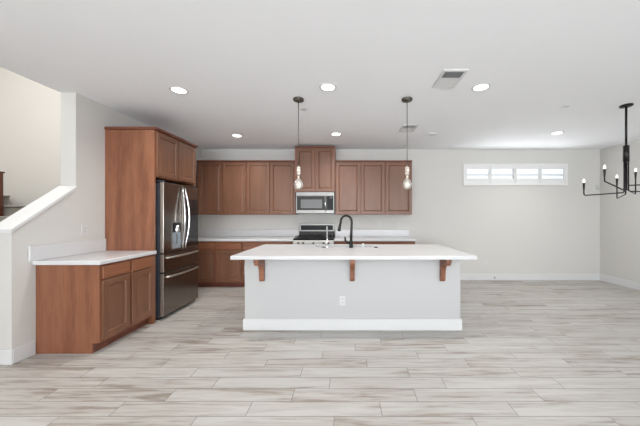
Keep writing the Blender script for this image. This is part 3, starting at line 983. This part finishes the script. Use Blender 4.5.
# ------------------------------------------------------------------ ceiling fittings
def downlight(label, x, y, power=14):
    o = thing('downlight', label, 'ceiling light', (x, y, CZ), 'recessed downlights')
    b = MB()
    t = bmesh.new()
    seg = 32
    prof = [(0.078, CZ - 0.0005), (0.095, CZ - 0.0005), (0.095, CZ - 0.004), (0.080, CZ - 0.008), (0.072, CZ - 0.006), (0.072, CZ - 0.001)]
    rings = [[t.verts.new((x + r * math.cos(2 * PI * k / seg), y + r * math.sin(2 * PI * k / seg), z)) for k in range(seg)] for r, z in prof]
    for A, B in zip(rings, rings[1:]):
        for k in range(seg):
            j = (k + 1) % seg
            t.faces.new([A[k], A[j], B[j], B[k]])
    bmesh.ops.recalc_face_normals(t, faces=t.faces[:])
    b.merge(t)
    obj('trim_ring', b, M['trim'], o)
    obj('lens', MB().lathe(x, y, [(0.0715, CZ - 0.001), (0.0715, CZ - 0.005), (0.02, CZ - 0.006)], 32), M['lens'], o)
    l = bpy.data.lights.new('downlight_lamp', 'SPOT')
    l.energy = power * 4.4; l.spot_size = math.radians(150); l.spot_blend = 0.9; l.shadow_soft_size = 0.07
    l.color = (1, 0.96, 0.92)
    lo = bpy.data.objects.new('lamp', l)
    lo.location = (0, 0, -0.02)
    lo.parent = o
    COL.objects.link(lo)
    return o


for lab, ix, iy in (
        ('round recessed ceiling light nearest the stairs and column', 179, 90),
        ('round recessed ceiling light above the island between the two pendants', 328, 87),
        ('round recessed ceiling light beside the near ceiling vent', 481, 87),
        ('round recessed ceiling light nearest the wall cabinets by the fridge', 237, 135.5),
        ('round recessed ceiling light just in front of the tall cabinet over the microwave', 336, 134),
        ('round recessed ceiling light in front of the high window', 557, 133)):
    s = (215.5 - iy) / (CZ - CAMZ)
    downlight(lab, (ix - 348) / s, 272 / s)


def register(label, x0, x1, y0, y1):
    o = thing('ceiling_vent', label, 'vent', ((x0 + x1) / 2, (y0 + y1) / 2, CZ), 'white ceiling registers')
    z = CZ - 0.0005
    f = MB()
    e = 0.028
    f.box(x0, x1, y0, y0 + e, z - 0.010, z, 0.002); f.box(x0, x1, y1 - e, y1, z - 0.010, z, 0.002)
    f.box(x0, x0 + e, y0 + e, y1 - e, z - 0.010, z, 0.002); f.box(x1 - e, x1, y0 + e, y1 - e, z - 0.010, z, 0.002)
    obj('frame', f, M['trim'], o)
    obj('duct_back', MB().box(x0 + e, x1 - e, y0 + e, y1 - e, z - 0.0015, z), M['dark'], o)
    n = 18
    yy = y0 + e
    step = (y1 - y0 - 2 * e) / n
    for k in range(n):
        yc = yy + (k + 0.5) * step
        ang = 0.95 if k < n * 0.36 else (-0.3 if k < n * 0.64 else 0.06)
        hw = step * 0.62
        c_, s_n = math.cos(ang), math.sin(ang)
        zc = z - 0.008
        P = [(yc - hw * c_, zc - hw * s_n * 0.6), (yc + hw * c_, zc + hw * s_n * 0.6), (yc + hw * c_, zc + hw * s_n * 0.6 + 0.001), (yc - hw * c_, zc - hw * s_n * 0.6 + 0.001)]
        obj('slat', MB().prism(P, 'x', x0 + e, x1 - e), M['trim'], o)
    return o


register('white ceiling vent beside the near right downlight', 0.905, 1.145, 2.575, 2.935)
register('white ceiling vent behind the right pendant cord', 0.84, 1.08, 4.13, 4.49)

q = thing('smoke_detector', 'flat white round smoke detector on the ceiling right of the far vent', 'smoke detector', (1.41, 4.56, CZ))
obj('base', MB().lathe(1.41, 4.56, [(0.075, CZ - 0.0005), (0.075, CZ - 0.010)], 28), M['plate'], q)
obj('cover', MB().lathe(1.41, 4.56, [(0.070, CZ - 0.0105), (0.066, CZ - 0.026), (0.05, CZ - 0.032), (0.01, CZ - 0.033)], 28), M['plate'], q)
for lab, x, y in (('flat white sprinkler cover on the ceiling left of the chandelier', 2.75, 3.44),
                  ('flat white sprinkler cover on the ceiling behind the left pendant', -0.575, 3.53)):
    q = tag(obj('sprinkler_cover', MB().lathe(x, y, [(0.03, CZ - 0.0005), (0.03, CZ - 0.006), (0.045, CZ - 0.007), (0.045, CZ - 0.009), (0.01, CZ - 0.010)], 26), M['plate'], None, (x, y, CZ)), lab, 'sprinkler', 'ceiling sprinkler covers')


# ------------------------------------------------------------------ pendants
def pendant(label, x, y):
    o = thing('pendant_lamp', label, 'pendant light', (x, y, CZ), 'bulb pendants over the island')
    z = CZ - 0.0005
    obj('canopy', MB().lathe(x, y, [(0.058, z), (0.063, z - 0.004), (0.063, z - 0.022), (0.056, z - 0.027), (0.012, z - 0.028), (0.008, z - 0.04), (0.003, z - 0.041)], 28), M['pewter'], o)
    obj('cord', MB().lathe(x, y, [(0.0042, z - 0.041), (0.0042, 1.932)], 8), M['cord'], o)
    s = obj('socket', MB().lathe(x, y, [(0.006, 1.945), (0.014, 1.931), (0.026, 1.925), (0.026, 1.905), (0.022, 1.902), (0.022, 1.896), (0.028, 1.892), (0.028, 1.868), (0.022, 1.865), (0.022, 1.859), (0.026, 1.856), (0.026, 1.84), (0.018, 1.832)], 20), M['socket'], o)
    obj('bulb_base', MB().lathe(x, y, [(0.014, 1.8295), (0.015, 1.82), (0.014, 1.80), (0.013, 1.795)], 16), M['socket'], o)
    prof = [(0.0135, 1.7945), (0.018, 1.788), (0.032, 1.774), (0.046, 1.754), (0.053, 1.728), (0.052, 1.702), (0.042, 1.681), (0.024, 1.668), (0.004, 1.665)]
    obj('bulb', MB().lathe(x, y, prof, 28), M['bulb'], o)
    pts = []
    for i in range(60):
        t = i / 59
        a = t * 5 * 2 * PI
        rr = 0.012 + 0.018 * math.sin(PI * t)
        pts.append((x + rr * math.cos(a), y + rr * math.sin(a), 1.758 - 0.072 * t))
    obj('filament', MB().tube(pts, 0.0012, 5), M['filament'], o)
    return o


p0 = pendant('bare bulb pendant on the left, in front of the tall microwave cabinet', -0.586, 3.22)
dup(p0, (0.700, 3.22, CZ), 'bare bulb pendant on the right, in front of the end wall cabinet')

# ------------------------------------------------------------------ chandelier
cx, cy = 3.487, 3.41
ch = thing('chandelier', 'black candle arm chandelier hanging over the dining side at right', 'chandelier', (cx, cy, CZ))
z = CZ - 0.0005
obj('canopy', MB().lathe(cx, cy, [(0.064, z), (0.066, z - 0.003), (0.066, z - 0.014), (0.056, z - 0.022), (0.012, z - 0.024)], 28), M['bronze'], ch)
obj('rod', MB().lathe(cx, cy, [(0.012, z - 0.0242), (0.012, 2.236)], 12), M['bronze'], ch)
obj('sleeve', MB().lathe(cx, cy, [(0.014, 2.2355), (0.031, 2.232), (0.031, 2.03), (0.014, 2.027)], 22), M['bronze'], ch)
arms = [(-0.49, 0.046, 1.612, 1.826), (-0.365, -0.10, 1.765, 1.976), (0.30, 0.42, 1.595, 1.935),
        (0.52, 0.38, 1.655, 2.02), (0.48, -0.12, 1.63, 1.85), (0.05, -0.50, 1.70, 1.95)]
for dx, dy, zb, zt in arms:
    L_ = math.hypot(dx, dy)
    ux, uy = dx / L_, dy / L_
    rx_, ry_ = cx + ux * 0.024, cy + uy * 0.024
    z0 = 1.67 if zb > 1.7 else zb + 0.03
    pts = [(rx_, ry_, 2.026), (rx_, ry_, z0 + 0.02), (cx + ux * 0.028, cy + uy * 0.028, z0 + 0.006), (cx + ux * 0.042, cy + uy * 0.042, z0)]
    ex, ey = cx + dx, cy + dy
    pts += [(cx + dx * 0.5, cy + dy * 0.5, (z0 + zb) / 2), (ex - ux * 0.02, ey - uy * 0.02, zb + 0.001), (ex - ux * 0.006, ey - uy * 0.006, zb + 0.006), (ex, ey, zb + 0.02), (ex, ey, zt - 0.145)]
    a = obj('arm', MB().tube(pts, 0.0075, 8), M['bronze'], ch)
    obj('candle_cup', MB().lathe(ex, ey, [(0.007, zt - 0.16), (0.010, zt - 0.13), (0.0135, zt - 0.075), (0.0135, zt - 0.058), (0.011, zt - 0.056)], 14), M['bronze'], a)
    obj('candle_bulb', MB().lathe(ex, ey, [(0.010, zt - 0.0555), (0.0145, zt - 0.045), (0.015, zt - 0.034), (0.010, zt - 0.012), (0.003, zt)], 14), M['flame'], a)
